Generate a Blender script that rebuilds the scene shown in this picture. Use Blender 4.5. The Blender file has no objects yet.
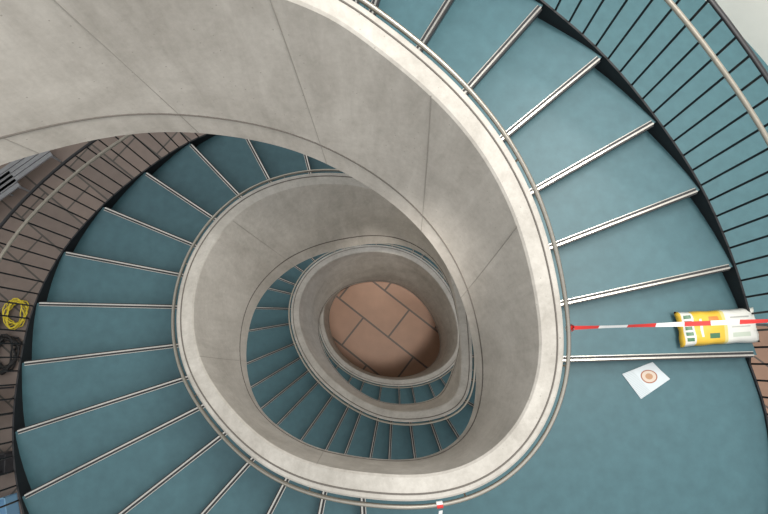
import bpy, bmesh, math, random
from mathutils import Vector, Matrix
random.seed(3)
F=500.0; CZ=4.4; TILT=0.20; R_=0.15; H=0.95; B=0.50; TH=0.16
C=Vector((-0.38,0.5,0)); FLOORZ=-11.6
ct,st=math.cos(TILT),math.sin(TILT)
def bp(x,y,z):
    a=(x-384)/F; b=(257-y)/F
    d=Vector((a, b*ct+st, b*st-ct))
    t=(z-CZ)/d.z
    return Vector((d.x*t,d.y*t,z))
def outw(p):
    v=Vector((p.x-C.x,p.y-C.y,0)); return v.normalized()
# ---------------- materials
def mat(name,col,rough=0.6,metal=0.0,noise=0.0,scale=8.0,bump=0.0,spec=0.5):
    m=bpy.data.materials.new(name); m.use_nodes=True; nt=m.node_tree
    b=nt.nodes['Principled BSDF']; b.inputs['Roughness'].default_value=rough; b.inputs['Metallic'].default_value=metal
    b.inputs['Specular IOR Level'].default_value=spec
    b.inputs['Base Color'].default_value=(*col,1)
    if noise>0 or bump>0:
        tc=nt.nodes.new('ShaderNodeTexCoord'); n=nt.nodes.new('ShaderNodeTexNoise')
        n.inputs['Scale'].default_value=scale; n.inputs['Detail'].default_value=8; n.inputs['Roughness'].default_value=.6
        nt.links.new(tc.outputs['Object'],n.inputs['Vector'])
        cr=nt.nodes.new('ShaderNodeValToRGB'); cr.color_ramp.elements[0].position=.3; cr.color_ramp.elements[1].position=.7
        cr.color_ramp.elements[0].color=(*[c*(1-noise) for c in col],1); cr.color_ramp.elements[1].color=(*[min(1,c*(1+noise)) for c in col],1)
        nt.links.new(n.outputs['Fac'],cr.inputs['Fac']); nt.links.new(cr.outputs['Color'],b.inputs['Base Color'])
        if bump>0:
            bm=nt.nodes.new('ShaderNodeBump'); bm.inputs['Strength'].default_value=bump; bm.inputs['Distance'].default_value=.01
            nt.links.new(n.outputs['Fac'],bm.inputs['Height']); nt.links.new(bm.outputs['Normal'],b.inputs['Normal'])
    return m
def concrete():
    m=bpy.data.materials.new('concrete'); m.use_nodes=True; nt=m.node_tree; N=nt.nodes; L=nt.links
    b=N['Principled BSDF']; b.inputs['Roughness'].default_value=.75; b.inputs['Specular IOR Level'].default_value=.2
    tc=N.new('ShaderNodeTexCoord')
    def noise(s,d,r,dist=0,vec=None):
        n=N.new('ShaderNodeTexNoise'); n.inputs['Scale'].default_value=s; n.inputs['Detail'].default_value=d; n.inputs['Roughness'].default_value=r; n.inputs['Distortion'].default_value=dist
        L.new(vec or tc.outputs['Object'],n.inputs['Vector']); return n
    n1=noise(1.3,9,.68,.6); n2=noise(24,10,.75)
    mp=N.new('ShaderNodeMapping'); mp.inputs['Scale'].default_value=(3.2,3.2,.5); L.new(tc.outputs['Object'],mp.inputs['Vector'])
    n3=noise(2.2,8,.7,.3,mp.outputs['Vector'])
    mx=N.new('ShaderNodeMix'); mx.data_type='FLOAT'; mx.inputs[0].default_value=.35
    L.new(n1.outputs['Fac'],mx.inputs[2]); L.new(n2.outputs['Fac'],mx.inputs[3])
    m2=N.new('ShaderNodeMix'); m2.data_type='FLOAT'; m2.inputs[0].default_value=.35
    L.new(mx.outputs[0],m2.inputs[2]); L.new(n3.outputs['Fac'],m2.inputs[3])
    cr=N.new('ShaderNodeValToRGB'); e=cr.color_ramp.elements
    e[0].position=.36; e[0].color=(.36,.335,.30,1); e[1].position=.62; e[1].color=(.60,.57,.525,1)
    L.new(m2.outputs[0],cr.inputs['Fac'])
    cur=cr.outputs['Color']
    for sc_,th,col in ((5,.03,(.30,.28,.25,1)),(17,.07,(.36,.335,.30,1))):
        v=N.new('ShaderNodeTexVoronoi'); v.inputs['Scale'].default_value=sc_; L.new(tc.outputs['Object'],v.inputs['Vector'])
        lt=N.new('ShaderNodeMath'); lt.operation='LESS_THAN'; lt.inputs[1].default_value=th; L.new(v.outputs['Distance'],lt.inputs[0])
        mc=N.new('ShaderNodeMix'); mc.data_type='RGBA'; L.new(lt.outputs[0],mc.inputs[0]); L.new(cur,mc.inputs[6]); mc.inputs[7].default_value=col; cur=mc.outputs[2]
    L.new(cur,b.inputs['Base Color'])
    bm=N.new('ShaderNodeBump'); bm.inputs['Strength'].default_value=.2; bm.inputs['Distance'].default_value=.01
    L.new(n2.outputs['Fac'],bm.inputs['Height']); L.new(bm.outputs['Normal'],b.inputs['Normal'])
    return m
M_con=concrete()
M_teal=mat('teal_linoleum',(.058,.128,.150),.45,0,.10,9,.03,.35)
M_steel=mat('brushed_steel',(.50,.48,.44),.3,1,.1,60)
M_rsteel=mat('rail_steel',(.42,.39,.34),.35,1,.1,60)
M_black=mat('black_rubber',(.015,.015,.017),.5)
M_iron=mat('black_iron',(.014,.014,.016),.45,.3)
M_rail=mat('beige_handrail',(.34,.31,.26),.4,.3,.08,20)
M_joint=mat('joint_dark',(.15,.135,.12),.9)
M_seam=mat('seam_grey',(.33,.31,.28),.9)
M_cream=mat('cream_plaster',(.88,.85,.78),.8,0,.03,3)
M_under=mat('soffit_concrete',(.35,.35,.34),.8,0,.1,4)
# ---------------- helpers
def newobj(name,verts,faces,m,parent=None,smooth=False):
    me=bpy.data.meshes.new(name); me.from_pydata([tuple(v) for v in verts],[],faces); me.update()
    bm=bmesh.new(); bm.from_mesh(me); bmesh.ops.recalc_face_normals(bm,faces=bm.faces); bm.to_mesh(me); bm.free()
    o=bpy.data.objects.new(name,me); bpy.context.scene.collection.objects.link(o)
    for mm in (m if isinstance(m,(list,tuple)) else [m]): me.materials.append(mm)
    if smooth:
        for p in me.polygons: p.use_smooth=True
    if parent: o.parent=parent
    return o
def empty(name):
    o=bpy.data.objects.new(name,None); bpy.context.scene.collection.objects.link(o); return o
def cr1(p0,p1,p2,p3,t):
    return .5*((2*p1)+(p2-p0)*t+(2*p0-5*p1+4*p2-p3)*t*t+(3*p1-p0-3*p2+p3)*t**3)
def cat(P,sub):
    out=[]; n=len(P)
    for i in range(n-1):
        p0=P[max(i-1,0)];p1=P[i];p2=P[i+1];p3=P[min(i+2,n-1)]
        for j in range(sub): out.append(cr1(p0,p1,p2,p3,j/sub))
    out.append(P[-1].copy()); return out
def smooth(L,w,passes=2):
    for _ in range(passes):
        o=[]
        for i in range(len(L)):
            k=min(w,i,len(L)-1-i); s=L[i]*0
            for j in range(i-k,i+k+1): s=s+L[j]
            o.append(s/(2*k+1))
        L=o
    return L
def tube(name,pts,rad,m,parent=None,seg=8,rx=None):
    V=[];Fc=[]; n=len(pts)
    for i,p in enumerate(pts):
        a=pts[max(i-1,0)];b=pts[min(i+1,n-1)]; t=(b-a).normalized()
        up=Vector((0,0,1)) if abs(t.z)<.95 else Vector((1,0,0))
        s=t.cross(up).normalized(); u=s.cross(t).normalized()
        for k in range(seg):
            a_=2*math.pi*k/seg; V.append(p+s*math.cos(a_)*(rx or rad)+u*math.sin(a_)*rad)
    for i in range(n-1):
        for k in range(seg):
            Fc.append((i*seg+k,i*seg+(k+1)%seg,(i+1)*seg+(k+1)%seg,(i+1)*seg+k))
    Fc.append(tuple(range(seg))); Fc.append(tuple((n-1)*seg+k for k in range(seg)))
    return newobj(name,V,Fc,m,parent,True)
class Acc:
    def __init__(s): s.V=[];s.F=[];s.M=[]
    def add(s,v,f,m=0):
        b=len(s.V); s.V+=v; s.F+=[tuple(i+b for i in q) for q in f]; s.M+=[m]*len(f)
    def box(s,a,b,w,h,up=Vector((0,0,1)),m=0,side=None):
        t=(b-a).normalized(); sd=side or t.cross(up).normalized(); u=sd.cross(t).normalized()
        v=[]
        for p in (a,b):
            for x,y in ((-1,-1),(1,-1),(1,1),(-1,1)): v.append(p+sd*x*w/2+u*y*h/2)
        s.add(v,[(0,1,2,3),(7,6,5,4),(0,4,5,1),(1,5,6,2),(2,6,7,3),(3,7,4,0)],m)
    def obj(s,name,ms,parent=None):
        me=bpy.data.meshes.new(name); me.from_pydata([tuple(v) for v in s.V],[],s.F); me.update()
        for i,p in enumerate(me.polygons): p.material_index=s.M[i]
        bm=bmesh.new(); bm.from_mesh(me); bmesh.ops.recalc_face_normals(bm,faces=bm.faces); bm.to_mesh(me); bm.free()
        for mm in ms: me.materials.append(mm)
        o=bpy.data.objects.new(name,me); bpy.context.scene.collection.objects.link(o); o.parent=parent; return o
# ---------------- control data
low_up={18:(-110,270),17:(-85,215),16:(-30,175),15:(40,153),14:(100,138),13:(160,131),12:(215,134),11:(265,142),10:(308,155),9:(345,173)}
pairs=[(8,(368,2),(377,192)),(7,(424,42),(403,212)),(6,(472,88),(426,236)),(5,(511,137),(442,258)),(4,(540,192),(455,282)),(3,(558,248),(465,308)),(2,(568,303),(471,334)),(1,(572,352),(475,360)),
 (.8,(565,395),(476,378)),(.6,(549,435),(475,402)),(.5,(520,472),(467,430)),(.4,(480,497),(445,450)),(.3,(440,507),(420,458)),(.2,(400,509),(396,460)),
 (0,(362,505),(368,458)),(-1,(322,499),(338,453)),(-2,(283,485),(311,446)),(-3,(248,464),(284,431)),(-4,(220,436),(264,414)),(-5,(198,408),(253,395)),(-6,(181,378),(247,373)),(-7,(172,345),(246,350)),(-8,(171,308),(249,327)),(-9,(178,273),(256,306)),(-10,(192,243),(268,288)),(-11,(211,217),(285,272)),(-12,(235,195),(305,260)),(-13,(268,178),(330,251)),(-14,(310,168),(356,246))]
zl={.8:.10,.6:.06,.5:.03,.4:.01,.3:0,.2:0}
TOP=[];LOW=[];ZT=[];KEY={}
t8=bp(368,2,8*R_+H); l8=bp(377,192,8*R_-B); off8=(t8-C).xy.length-(l8-C).xy.length
for k in range(18,8,-1):
    z=k*R_; l=bp(*low_up[k],z-B); nn=outw(l); KEY[k]=len(TOP)
    off=.24+(off8-.24)*max(0,1-(k-8)/6)
    t=l+nn*off; t.z=z+H; TOP.append(t);LOW.append(l);ZT.append(z)
for k,a,b in pairs:
    z=zl.get(k,k*R_)
    KEY[k]=len(TOP); TOP.append(bp(*a,z+H)); LOW.append(bp(*b,z-B)); ZT.append(z)
lower=[(352,170,-2.28),(392,178,-2.45),(428,204,-2.65),(454,240,-2.85),(468,280,-3.1),(473,320,-3.35),(476,360,-3.6),(474,392,-3.8),(462,414,-4.0),(432,424,-4.25),(400,426,-4.5),(372,420,-4.75),(345,405,-5.0),(319,385,-5.25),(299,358,-5.5),(288,328,-5.8),(288,298,-6.1),(301,272,-6.4),(323,253,-6.7),(354,243,-7.0),(388,242,-7.3),(418,252,-7.6),(442,272,-7.9),(459,299,-8.2),(467,328,-8.5),(466,352,-8.8),(452,372,-9.1),(428,385,-9.35),(402,389,-9.6),(372,386,-9.85),(346,374,-10.1),(326,355,-10.35),(316,330,-10.6),(316,304,-10.85),(327,283,-11.1),(346,268,-11.3)]
lowfix={0:(376,243),1:(398,244),2:(421,252),3:(440,268),4:(452,292),5:(458,320),6:(461,346)}
for j,(x,y,z) in enumerate(lower):
    KEY[-15-j]=len(TOP); t=bp(x,y,z+H)
    nn=outw(t); rad=(t-C).xy.length
    q=C+nn*(rad-TH-.05)
    g=min(1,max(0,(-z-5.0)/3.0)); zb=(z-B)*(1-g)+(FLOORZ+.0)*g
    if j in lowfix: q=bp(*lowfix[j],z-B)
    TOP.append(t); LOW.append(Vector((q.x,q.y,zb))); ZT.append(z)
SUB=6
Tc=smooth(cat(TOP,SUB),4); Lc=smooth(cat(LOW,SUB),3); Zc=[v.x for v in smooth(cat([Vector((z,0,0)) for z in ZT],SUB),4)]
n=len(Tc)
def curvn(L):
    o=[]
    for i in range(n):
        a=L[max(i-3,0)];b=L[min(i+3,n-1)]; t=b-a; t.z=0
        t.normalize(); v=Vector((t.y,-t.x,0))
        if v.dot(outw(L[i]))<0: v=-v
        o.append(v)
    return smooth(o,4,1)
NRM=[v.normalized() for v in curvn(Tc)]; NL=[v.normalized() for v in curvn(Lc)]
stair=empty('spiral_staircase')
par=stair
RO=.036
V=[];Fc=[]
for i in range(n):
    t=Tc[i];l=Lc[i];nn=NRM[i]; nl=NL[i]
    a=t-nn*RO; b=t-nn*(RO+TH)
    ob=l+nl*TH
    ch=.014; dz=Vector((0,0,1))
    V+=[a-dz*ch, a-nn*ch, b+nn*ch, b-dz*ch, l, ob]
m_=6
for i in range(n-1):
    for k in range(m_): Fc.append((i*m_+k,i*m_+(k+1)%m_,(i+1)*m_+(k+1)%m_,(i+1)*m_+k))
Fc.append(tuple(range(m_))); Fc.append(tuple((n-1)*m_+k for k in range(m_)))
wall=newobj('concrete_parapet',V,Fc,M_con,par,True)
md=wall.modifiers.new('es','EDGE_SPLIT'); md.split_angle=math.radians(35)
tube('rim_shadow_gap',[Tc[i]-NRM[i]*(RO+.045) for i in range(n)],.006,M_joint,par,6)
tube('inner_handrail',[Tc[i]-Vector((0,0,.02)) for i in range(n)],.015,M_rsteel,par,8)
def facept(i,f,off=.001):
    b=Tc[i]-NRM[i]*(RO+TH); return Lc[i].lerp(b,f)-NRM[i]*off
jz=[]
for i in range(n):
    hgt=(Tc[i].z-Lc[i].z); jz.append(facept(i,.24/hgt))
tube('slab_joint',jz,.007,M_joint,par,6)
ac=Acc()
def seam(i0,i1):
    P=[]; N=12
    for j in range(N+1):
        f=j/N; i=i0+(i1-i0)*f; k=int(i); fr=i-k; k2=min(k+1,n-1)
        P.append(facept(k,f).lerp(facept(k2,f),fr))
    for j in range(N): ac.box(P[j],P[j+1],.004,.003,up=NRM[int(i0)])
for k in (15.0,12.3,9.5,6.2,3.4,-1.5,-6.5,-11.5,-20):
    kk=int(math.ceil(k)); base=(KEY[kk]+(kk-k))*SUB if kk in KEY else None
    if base is None: continue
    seam(max(base,0),max(base-1.5,0))
ac.obj('formwork_seams',[M_seam],par)
ac=Acc()
for i in range(8,n-2,SUB*4):
    p=Tc[i]-Vector((0,0,.03)); q=p-NRM[i]*.05-Vector((0,0,.05)); ac.box(p,q,.012,.012)
    ac.box(q-NRM[i]*.01,q+NRM[i]*.015,.05,.05)
ac.obj('handrail_brackets',[M_rsteel],par)
# ---------------- steps
OUT={}; INN={}
r_=[(1,757,355,572,360),(2,733,267,568,303),(3,700,190,558,245),(4,656,122,540,188),(5,602,57,510,133),(6,543,5,472,85),(7,478,-45,425,40),(8,400,-80,375,5)]
l_=[(0,372,705,362,505),(-1,285,690,322,500),(-2,190,665,283,485),(-3,105,622,245,466),(-4,48,570,225,432),(-5,22,497,203,405),(-6,15,432,180,379),(-7,22,363,173,345),(-8,37,303,174,306),(-9,64,252,180,274),(-10,103,207,193,244),(-11,145,172,213,217),(-12,190,143,235,190),(-13,240,124,269,178),(-14,295,112,310,170)]
for k,a,b,c,d in r_+l_:
    OUT[k]=bp(a,b,k*R_); INN[k]=bp(c,d,k*R_)
def wpt(i):
    ob=Lc[i]+NL[i]*TH*.5; a=Tc[i]-NRM[i]*(RO+TH*.5)
    f=(Zc[i]-Lc[i].z)/(Tc[i].z-Lc[i].z); return ob.lerp(a,f)
Wc=[wpt(i) for i in range(n)]
def inter(o,i_,k):
    s0=KEY[k]*SUB; best=None
    d=(i_-o)
    for s in range(max(0,s0-14),min(n-1,s0+14)):
        p=Wc[s];q=Wc[s+1]; e=q-p
        den=d.x*e.y-d.y*e.x
        if abs(den)<1e-9: continue
        w=p-o; t=(w.x*e.y-w.y*e.x)/den; u=(w.x*d.y-w.y*d.x)/den
        if 0<=u<=1 and t>0:
            if best is None or abs(s-s0)<abs(best[0]-s0): best=(s+u,o+d*t)
    return best
NOS=[]
for k in range(18,8,-1):
    s=KEY[k]*SUB; w=Wc[s].copy(); w.z=k*R_; o=w+outw(w)*(1.75-.03*(k-8)); NOS.append((s,k*R_,w,o))
for k in range(8,-15,-1):
    o=OUT[k]; b=inter(o,INN[k],k)
    if b is None: b=(KEY[k]*SUB,Wc[KEY[k]*SUB].copy())
    w=b[1]; w.z=k*R_; NOS.append((b[0],k*R_,w,o))
zt=-15*R_; s=KEY[-14]*SUB+2
for i in range(int(s),n):
    if Zc[i]<=zt:
        w=Wc[i].copy(); w.z=zt
        NOS.append((i,zt,w,w+NRM[i]*1.75)); zt-=R_
        if zt<FLOORZ+.1: break
land=[bp(x,y,0) for x,y in ((764,415),(770,480),(762,550),(725,620),(655,675),(560,705),(465,715))]
at=Acc(); an=Acc()
OUTER=[]
def lerpW(s):
    i=min(int(s),n-2); return Wc[i].lerp(Wc[i+1],s-i)
ON=[a[3] for a in NOS]
idx1=[i for i,a in enumerate(NOS) if abs(a[1]-R_)<1e-6][0]
def seg(p0,p1,p2,p3,m=5): return [cr1(p0,p1,p2,p3,q/(m-1)) for q in range(m)]
for j in range(1,len(NOS)):
    sj,zj,wj,oj=NOS[j]; sp,zp,wp,op=NOS[j-1]
    if j==idx1+1:
        outs=[oj]+land[::-1]+[op]
        outs=cat([Vector((v.x,v.y,0)) for v in outs],5)
    else:
        p0=ON[j+1] if j+1<len(ON) else ON[j]; p3=ON[j-2] if j>1 else ON[j-1]
        if j==idx1: p0=land[0]
        if j==idx1+2: p3=land[-1]
        outs=seg(p0,oj,op,p3)
    nn=len(outs)
    ins=[lerpW(sj+(sp-sj)*q/(nn-1)) for q in range(nn)]
    ins[0]=wj; ins[-1]=wp
    th_=.22 if j!=idx1+1 else .3
    V=[];ft=[];fu=[]
    for q in range(nn):
        a=ins[q];b=outs[q]
        V+=[Vector((a.x,a.y,zj)),Vector((b.x,b.y,zj)),Vector((b.x,b.y,zj-th_)),Vector((a.x,a.y,zj-th_))]
        OUTER.append((j,q,Vector((b.x,b.y,zj if j==idx1+1 else zj+(zp-zj)*q/(nn-1)))))
    for q in range(nn-1):
        o=q*4
        ft.append((o,o+1,o+5,o+4)); fu+= [(o+2,o+3,o+7,o+6)]
        fu.append((o+1,o+2,o+6,o+5)); fu.append((o+3,o,o+4,o+7))
    fe=[(0,3,2,1),((nn-1)*4,(nn-1)*4+1,(nn-1)*4+2,(nn-1)*4+3)]
    b0=len(at.V); at.V+=V
    for lst,mi in ((ft,0),(fu,1),(fe,0)):
        at.F+=[tuple(i+b0 for i in q) for q in lst]; at.M+=[mi]*len(lst)
    a=wj.copy();b=oj.copy(); d=(b-a).normalized(); side=Vector((-d.y,d.x,0))
    up=Vector((0,0,1)); b=b-d*.03
    an.box(a,b,.014,.02,m=0)
    an.box(a+side*.016+up*.001,b+side*.016+up*.001,.02,.007,m=1)
    an.box(a+side*.029+up*.001,b+side*.029+up*.001,.006,.009,m=0)
    an.box(a-side*.012-up*.03,b-side*.012-up*.03,.012,.045,m=1)
at.obj('treads_and_landing',[M_teal,M_under],stair)
an.obj('stair_nosings',[M_steel,M_black],stair)
OUTL=[]
for j in range(1,len(NOS)):
    pts=[p for (jj,q,p) in OUTER if jj==j]
    OUTL+=pts[::-1][:-1]
OUTL.append(OUTER[-1][2])
def resample(pts,step):
    out=[pts[0].copy()]; acc=0
    for a,b in zip(pts[:-1],pts[1:]):
        L=(Vector((b.x-a.x,b.y-a.y,0))).length
        if L<1e-6: continue
        d=step-acc
        while d<=L:
            out.append(a.lerp(b,d/L)); d+=step
        acc=L-(d-step)
    return out
rs=resample([p for p in OUTL if p.z>-3.0],.14)
ab=Acc(); hr=[];tr=[]
for p in rs:
    o=outw(p); q=p+o*.03
    ab.box(q-Vector((0,0,.2)),q+Vector((0,0,1.0)),.015,.015,side=o)
    tr.append(q+Vector((0,0,1.0))); hr.append(q-o*.05+Vector((0,0,.82)))
ab.obj('railing_balusters',[M_iron],stair)
tube('railing_top_rail',tr,.012,M_iron,stair,8,rx=.02)
tube('railing_handrail',hr,.017,M_rail,stair,10)
V=[];Fc=[]
for p in rs:
    o=outw(p)
    for a,b in ((.0,.02),(.018,.02),(.018,-.26),(.0,-.26)): V.append(p+o*a+Vector((0,0,b)))
for i in range(len(rs)-1):
    for k in range(4): Fc.append((i*4+k,i*4+(k+1)%4,(i+1)*4+(k+1)%4,(i+1)*4+k))
newobj('stringer',V,Fc,M_iron,stair)
# ---------------- floor
def tiles():
    m=bpy.data.materials.new('terracotta_tiles'); m.use_nodes=True; nt=m.node_tree; N=nt.nodes; L=nt.links
    b=N['Principled BSDF']; b.inputs['Roughness'].default_value=.5
    tc=N.new('ShaderNodeTexCoord'); mp=N.new('ShaderNodeMapping'); mp.inputs['Rotation'].default_value=(0,0,math.radians(38)); mp.inputs['Location'].default_value=(.3,.5,0)
    def brick(c1,c2,mo):
        br=N.new('ShaderNodeTexBrick'); br.inputs['Scale'].default_value=1.0; br.inputs['Brick Width'].default_value=2.0; br.inputs['Row Height'].default_value=1.1
        br.inputs['Mortar Size'].default_value=.03; br.inputs['Color1'].default_value=(*c1,1); br.inputs['Color2'].default_value=(*c2,1); br.inputs['Mortar'].default_value=(*mo,1)
        L.new(mp.outputs['Vector'],br.inputs['Vector']); return br
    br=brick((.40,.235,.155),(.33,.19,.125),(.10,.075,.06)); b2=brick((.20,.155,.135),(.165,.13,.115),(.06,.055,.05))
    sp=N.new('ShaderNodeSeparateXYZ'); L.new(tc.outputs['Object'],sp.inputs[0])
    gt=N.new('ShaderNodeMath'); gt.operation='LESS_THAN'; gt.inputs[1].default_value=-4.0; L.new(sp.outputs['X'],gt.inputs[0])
    n=N.new('ShaderNodeTexNoise'); n.inputs['Scale'].default_value=2.5; n.inputs['Detail'].default_value=6
    L.new(tc.outputs['Object'],n.inputs['Vector']); L.new(tc.outputs['Object'],mp.inputs['Vector'])
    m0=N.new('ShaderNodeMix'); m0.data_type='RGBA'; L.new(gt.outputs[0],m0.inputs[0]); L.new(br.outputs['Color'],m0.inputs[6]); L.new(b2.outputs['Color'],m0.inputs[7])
    mx=N.new('ShaderNodeMix'); mx.data_type='RGBA'; mx.blend_type='MULTIPLY'; mx.inputs[0].default_value=.6
    L.new(m0.outputs[2],mx.inputs[6])
    cr=N.new('ShaderNodeValToRGB'); cr.color_ramp.elements[0].color=(.6,.6,.6,1); cr.color_ramp.elements[1].color=(1.2,1.2,1.2,1)
    L.new(n.outputs['Fac'],cr.inputs['Fac']); L.new(cr.outputs['Color'],mx.inputs[7]); L.new(mx.outputs[2],b.inputs['Base Color'])
    return m
M_tile=tiles()
fz=FLOORZ
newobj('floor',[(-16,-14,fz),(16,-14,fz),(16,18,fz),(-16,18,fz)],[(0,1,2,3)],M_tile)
def wallbox(name,x0,y0,x1,y1):
    a=Acc(); a.box(Vector((x0,y0,(fz+4)/2)),Vector((x1,y1,(fz+4)/2)),.3,4-fz); a.obj(name,[M_cream])
wallbox('wall_left',-16.15,-14,-16.15,18); wallbox('wall_back',-16,18.15,16,18.15); wallbox('wall_front',-16,-14.15,16,-14.15)
# gallery
GZ=-.45
wl=[bp(x,y,GZ) for x,y in ((910,330),(880,250),(840,170),(795,100),(750,45),(705,0),(640,-50),(540,-100))]
wl=cat(wl,4)
sel=[p for p in OUTL if -0.2<p.z<1.6]
def nearest_out(dirv):
    best=None
    for p in sel:
        v=Vector((p.x-C.x,p.y-C.y,0)); c=v.normalized().dot(dirv)
        if best is None or c>best[0]: best=(c,v.length)
    return best[1]
V=[];Fc=[]
for w in wl:
    d=outw(w); rr=nearest_out(d)+.09; p=C+d*rr
    V+=[Vector((p.x,p.y,GZ)),Vector((w.x,w.y,GZ)),Vector((w.x,w.y,GZ-.25)),Vector((p.x,p.y,GZ-.25))]
for i in range(len(wl)-1):
    for k in range(4): Fc.append((i*4+k,i*4+(k+1)%4,(i+1)*4+(k+1)%4,(i+1)*4+k))
Fc+=[(0,1,2,3),tuple((len(wl)-1)*4+k for k in range(4))]
newobj('gallery_floor',V,Fc,M_teal)
V=[];Fc=[]
for w in wl:
    o=outw(w)
    for a,b in ((0,-.25),(0,2.6),(.2,2.6),(.2,-.25)): V.append(w+o*a+Vector((0,0,b)))
for i in range(len(wl)-1):
    for k in range(4): Fc.append((i*4+k,i*4+(k+1)%4,(i+1)*4+(k+1)%4,(i+1)*4+k))
newobj('wall_right',V,Fc,M_cream)
# ---------------- cement bag
def bagmat():
    m=bpy.data.materials.new('printed_bag'); m.use_nodes=True; nt=m.node_tree; N=nt.nodes; L=nt.links
    b=N['Principled BSDF']; b.inputs['Roughness'].default_value=.38
    tc=N.new('ShaderNodeTexCoord'); sp=N.new('ShaderNodeSeparateXYZ'); L.new(tc.outputs['Generated'],sp.inputs[0])
    r1=N.new('ShaderNodeValToRGB'); r1.color_ramp.interpolation='CONSTANT'
    Y=(.66,.42,.04,1);W=(.64,.64,.60,1);G=(.06,.16,.08,1)
    e=r1.color_ramp.elements; e[0].position=0;e[0].color=Y;e[1].position=.05;e[1].color=W
    for p,c in [(.17,Y),(.52,(.6,.52,.2,1)),(.56,W),(.93,(.5,.5,.46,1))]:
        x=e.new(p); x.color=c
    L.new(sp.outputs['X'],r1.inputs['Fac'])
    def band(sock,a,bb):
        g=N.new('ShaderNodeMath');g.operation='GREATER_THAN';g.inputs[1].default_value=a;L.new(sock,g.inputs[0])
        l=N.new('ShaderNodeMath');l.operation='LESS_THAN';l.inputs[1].default_value=bb;L.new(sock,l.inputs[0])
        k=N.new('ShaderNodeMath');k.operation='MULTIPLY';L.new(g.outputs[0],k.inputs[0]);L.new(l.outputs[0],k.inputs[1]);return k.outputs[0]
    def rect(a,b_,c,d):
        k=N.new('ShaderNodeMath');k.operation='MULTIPLY';L.new(band(sp.outputs['X'],a,b_),k.inputs[0]);L.new(band(sp.outputs['Y'],c,d),k.inputs[1]);return k.outputs[0]
    cur=r1.outputs['Color']
    rects=[(.24,.27,.25,.75,W),(.36,.48,.60,.8,(.6,.2,.04,1)),(.34,.46,.2,.34,G),(.62,.86,.72,.76,(.35,.35,.33,1)),(.62,.82,.58,.61,(.4,.4,.37,1)),(.62,.86,.46,.49,(.4,.4,.37,1)),(.62,.84,.2,.32,(.45,.5,.42,1))]
    for q in range(5): rects.append((.07,.15,.15+q*.155,.25+q*.155,G))
    for (a,b_,c,d,col) in rects:
        mx=N.new('ShaderNodeMix');mx.data_type='RGBA';L.new(rect(a,b_,c,d),mx.inputs[0]);L.new(cur,mx.inputs[6]);mx.inputs[7].default_value=col;cur=mx.outputs[2]
    L.new(cur,b.inputs['Base Color']); return m
NX,NY=28,14
p00=bp(677,347,.16);p10=bp(757,343,.16);p01=bp(672,313,.16);p11=bp(750,307,.16)
cc=(p00+p10+p01+p11)/4; ex=((p10-p00)+(p11-p01))/2; ey=((p01-p00)+(p11-p10))/2
LX,LY=ex.length,ey.length; ang=math.atan2(ex.y,ex.x)
V=[];Fc=[]
for s in (1,-1):
    for j in range(NY+1):
        for i in range(NX+1):
            u=i/NX*2-1;v=j/NY*2-1
            hgt=((1-abs(u)**5)*(1-abs(v)**4))**.5
            z=.065*hgt*(1+.10*math.sin(5*u+2)*math.cos(4*v)+.05*math.sin(13*u+7*v)) if s>0 else -.045*hgt
            pin=1-.035*(1-abs(v))*abs(u)**4 ; pin2=1-.05*(1-abs(u)**2)*abs(v)**3
            V.append((u*LX/2*pin*(1+.01*math.sin(9*v)),v*LY/2*pin2*(1+.015*math.sin(11*u)),z))
S=(NX+1)*(NY+1)
for s in (0,1):
    for j in range(NY):
        for i in range(NX):
            a=s*S+j*(NX+1)+i; Fc.append((a,a+1,a+NX+2,a+NX+1))
bag=newobj('cement_bag',V,Fc,bagmat(),None,True)
bm=bmesh.new();bm.from_mesh(bag.data);bmesh.ops.remove_doubles(bm,verts=bm.verts,dist=.0005);bmesh.ops.recalc_face_normals(bm,faces=bm.faces);bm.to_mesh(bag.data);bm.free()
bag.location=(cc.x,cc.y,.15+.046); bag.rotation_euler=(0,0,ang)
# ---------------- barrier tape
M_red=mat('tape_red',(.62,.035,.03),.4);M_white=mat('tape_white',(.75,.75,.75),.4)
A_=bp(570,328,1.10); B_=bp(838,318,.98)
at_=Acc(); N=120
def tp(t):
    p=A_.lerp(B_,t); p.z-=.05*4*t*(1-t); return p
for i in range(N):
    t0,t1=i/N,(i+1)/N
    a,b=tp(t0),tp(t1); d=(b-a).normalized()
    def off(t):
        an_=.6+.5*math.sin(t*9); s=Vector((-d.y,d.x,0)); return (s*math.cos(an_)+Vector((0,0,1))*math.sin(an_))*.016
    at_.add([a-off(t0),b-off(t1),b+off(t1),a+off(t0)],[(0,1,2,3)],int((t0*(B_-A_).length)/.2)%2)
def knot(p,acc):
    for k in range(10):
        a0=k*.63;a1=a0+.63
        q=[p+Vector((math.cos(a)*.024*1,math.sin(a)*.024,h)) for a in (a0,a1) for h in (-.03,.02)]
        acc.add([q[0],q[2],q[3],q[1]],[(0,1,2,3)],k//3%2)
knot(A_,at_)
i3=KEY[.3]*SUB
p=Tc[i3]; tt=(Tc[i3+1]-p).normalized()
for k in range(14):
    a0=k*.45;a1=a0+.45
    def rp(a,s): return p+Vector((0,0,-.02))+NRM[i3]*math.cos(a)*.022+Vector((0,0,1))*math.sin(a)*.022+tt*s
    at_.add([rp(a0,-.02),rp(a1,-.02),rp(a1,.02),rp(a0,.02)],[(0,1,2,3)],k//4%2)
e1=p+NRM[i3]*.03
at_.add([e1+tt*-.012,e1+tt*.012,e1+tt*.03+NRM[i3]*.08+Vector((0,0,-.06)),e1+tt*.005+NRM[i3]*.09+Vector((0,0,-.06))],[(0,1,2,3)],1)
at_.obj('barrier_tape',[M_red,M_white])
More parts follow.
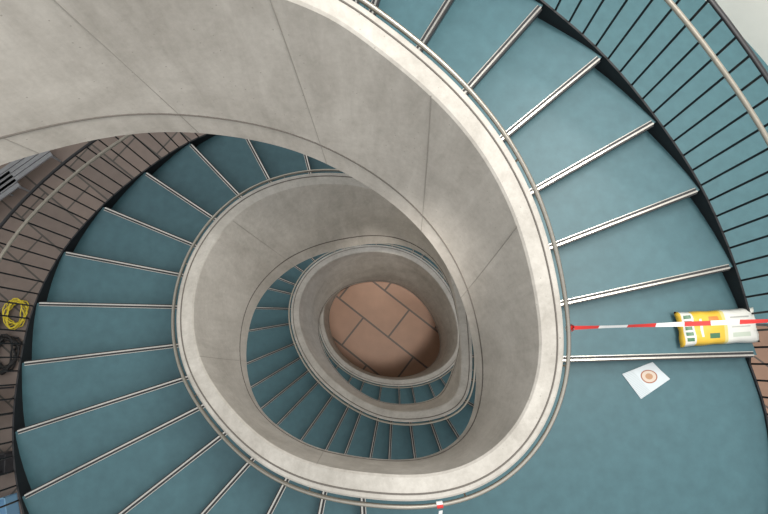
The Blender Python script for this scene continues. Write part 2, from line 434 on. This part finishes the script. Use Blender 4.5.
# ---------------- paper notice
def papermat():
    m=bpy.data.materials.new('printed_paper'); m.use_nodes=True; nt=m.node_tree; N=nt.nodes; L=nt.links
    b=N['Principled BSDF']; b.inputs['Roughness'].default_value=.35
    tc=N.new('ShaderNodeTexCoord')
    vs=N.new('ShaderNodeVectorMath');vs.operation='DISTANCE'
    mp=N.new('ShaderNodeMapping'); mp.inputs['Scale'].default_value=(1,.8,0); L.new(tc.outputs['UV'],mp.inputs['Vector'])
    vs.inputs[1].default_value=(.6,.42,0); L.new(mp.outputs[0],vs.inputs[0])
    cr=N.new('ShaderNodeValToRGB'); cr.color_ramp.interpolation='CONSTANT'; e=cr.color_ramp.elements
    e[0].position=0;e[0].color=(.40,.22,.12,1);e[1].position=.10;e[1].color=(.55,.46,.38,1)
    for p_,c in ((.19,(.30,.11,.06,1)),(.225,(.52,.57,.60,1))):
        x=e.new(p_);x.color=c
    L.new(vs.outputs['Value'],cr.inputs['Fac'])
    wv=N.new('ShaderNodeTexWave'); wv.inputs['Scale'].default_value=6; wv.bands_direction='Y'; L.new(tc.outputs['UV'],wv.inputs['Vector'])
    sp=N.new('ShaderNodeSeparateXYZ'); L.new(tc.outputs['UV'],sp.inputs[0])
    l=N.new('ShaderNodeMath');l.operation='LESS_THAN';l.inputs[1].default_value=.34;L.new(sp.outputs['X'],l.inputs[0])
    g=N.new('ShaderNodeMath');g.operation='GREATER_THAN';g.inputs[1].default_value=.8;L.new(wv.outputs['Fac'],g.inputs[0])
    k=N.new('ShaderNodeMath');k.operation='MULTIPLY';L.new(l.outputs[0],k.inputs[0]);L.new(g.outputs[0],k.inputs[1])
    mx=N.new('ShaderNodeMix');mx.data_type='RGBA';L.new(k.outputs[0],mx.inputs[0]);L.new(cr.outputs['Color'],mx.inputs[6]);mx.inputs[7].default_value=(.33,.38,.40,1)
    L.new(mx.outputs[2],b.inputs['Base Color']); return m
q=[bp(641,399,.004),bp(670,379,.004),bp(652,362,.004),bp(622,374,.004)]
V=[];Fc=[];UV=[]
G_=8
for j in range(G_+1):
    for i in range(G_+1):
        u,v=i/G_,j/G_
        p=(q[3]*(1-u)+q[2]*u)*v+(q[0]*(1-u)+q[1]*u)*(1-v)
        p.z+=.012*abs(math.sin(2.5*u+1.3*v))*(.3+u*v); V.append(p); UV.append((u,v))
for j in range(G_):
    for i in range(G_):
        a=j*(G_+1)+i; Fc.append((a,a+1,a+G_+2,a+G_+1))
pap=newobj('paper_notice',V,Fc,papermat(),None,True)
uvl=pap.data.uv_layers.new()
for lp in pap.data.loops: uvl.data[lp.index].uv=UV[lp.vertex_index]
# ---------------- things on the ground floor, left
M_yel=mat('yellow_hose',(.65,.52,.03),.4)
def coil(name,cx,cy,r,turns,m,rad=.02):
    c=bp(cx,cy,fz); P=[]
    for i in range(turns*20):
        a=i/20*2*math.pi; rr=r*(1+.18*math.sin(i*.37)+.1*math.sin(i*1.3))
        P.append(Vector((c.x+rr*math.cos(a)*.75+.05*math.sin(i*.11),c.y+rr*math.sin(a),fz+.04+.02*turns*abs(math.sin(i*.23)))))
    tube(name,P,rad,m,None,6)
coil('yellow_hose_coil',18,314,.40,7,M_yel,.018)
coil('black_cable_coil',7,354,.5,8,M_iron,.03)
coil('black_cable_coil.001',-14,325,.5,8,M_iron,.03)
M_grey=mat('grey_metal',(.24,.25,.27),.5,.3,.1,5); M_dk=mat('dark_fabric',(.03,.03,.035),.8,0,.2,5); M_blue=mat('blue_plastic',(.2,.4,.6),.5)
def bench(name,cx,cy,w,d,h,rot,m):
    c=bp(cx,cy,fz); e=empty(name)
    e.location=(c.x,c.y,fz); e.rotation_euler=(0,0,rot)
    a=Acc()
    for q in range(4):
        y=(-.5+(q+.5)/4)*d; a.box(Vector((-w/2,y,h)),Vector((w/2,y,h)),d/4-.03,.05)
    for sx in (-1,1):
        for sy in (-1,1): a.box(Vector((sx*(w/2-.06),sy*(d/2-.06),0.0)),Vector((sx*(w/2-.06),sy*(d/2-.06),h-.03)),.05,.05,up=Vector((1,0,0)))
        a.box(Vector((sx*(w/2-.06),-d/2,h-.05)),Vector((sx*(w/2-.06),d/2,h-.05)),.05,.05)
    a.obj(name+'_frame',[m],e)
bench('bench',0,202,2.0,.7,.5,.7,M_grey); bench('bench.001',32,172,2.0,.7,.5,.7,M_grey)
bench('work_table',-10,405,1.6,.9,.8,.2,M_dk)
def crate(name,cx,cy,w,d,h,rot,m):
    c=bp(cx,cy,fz); a=Acc(); t=.03
    a.box(Vector((-w/2,0,t/2)),Vector((w/2,0,t/2)),d,t)
    for s in (-1,1):
        a.box(Vector((-w/2,s*(d/2-t/2),h/2)),Vector((w/2,s*(d/2-t/2),h/2)),t,h)
        a.box(Vector((s*(w/2-t/2),-d/2,h/2)),Vector((s*(w/2-t/2),d/2,h/2)),t,h)
    o=a.obj(name,[m]); o.location=(c.x,c.y,fz+.001); o.rotation_euler=(0,0,rot)
crate('storage_crate',2,510,1.0,.7,.5,.3,M_blue); crate('storage_crate.001',4,462,.8,.6,.5,.1,M_dk)
# ---------------- camera & light
cam=bpy.data.cameras.new('camera'); co=bpy.data.objects.new('camera',cam); bpy.context.scene.collection.objects.link(co)
co.location=(0,0,CZ); co.rotation_euler=(TILT,0,0); cam.sensor_width=36; cam.lens=36*F/768; cam.clip_start=.02
bpy.context.scene.camera=co
w=bpy.data.worlds.new('world'); bpy.context.scene.world=w; w.use_nodes=True
N=w.node_tree.nodes; L=w.node_tree.links; bg=N['Background']
tc=N.new('ShaderNodeTexCoord'); sp=N.new('ShaderNodeSeparateXYZ'); L.new(tc.outputs['Generated'],sp.inputs[0])
cr=N.new('ShaderNodeValToRGB'); cr.color_ramp.elements[0].position=.0; cr.color_ramp.elements[0].color=(.38,.40,.43,1); cr.color_ramp.elements[1].position=.55; cr.color_ramp.elements[1].color=(.98,1.0,1.0,1)
L.new(sp.outputs['Z'],cr.inputs['Fac']); L.new(cr.outputs['Color'],bg.inputs[0]); bg.inputs[1].default_value=1.12
def area(name,loc,target,size,power,col):
    l=bpy.data.lights.new(name,'AREA'); l.size=size; l.energy=power; l.color=col
    o=bpy.data.objects.new(name,l); o.location=loc; o.rotation_euler=(Vector(target)-Vector(loc)).to_track_quat('-Z','Y').to_euler(); bpy.context.scene.collection.objects.link(o)
area('overhead_fill',(3.4,1.6,8.5),(-.8,1.5,0),3.5,560,(1,.96,.88))  # added area lamp, soft overhead light from the right; no real opening there
area('gallery_wall_fill',(2.6,3.2,4.6),(4.8,5.2,0),1.6,190,(1,.97,.92))  # added lamp to brighten the gallery wall, not a ceiling fixture
sl=bpy.data.lights.new('well_floor_fill','SPOT'); sl.energy=5200; sl.spot_size=math.radians(12); sl.spot_blend=.4; sl.shadow_soft_size=.2; sl.color=(1,.93,.85)  # added spot aimed down the well to lift the floor tiles
so=bpy.data.objects.new('well_floor_fill',sl); so.location=(.15,-.1,7.0); so.rotation_euler=(Vector((-.1,1.6,fz))-so.location).to_track_quat('-Z','Y').to_euler(); bpy.context.scene.collection.objects.link(so)
bpy.context.scene.view_settings.view_transform='Standard'
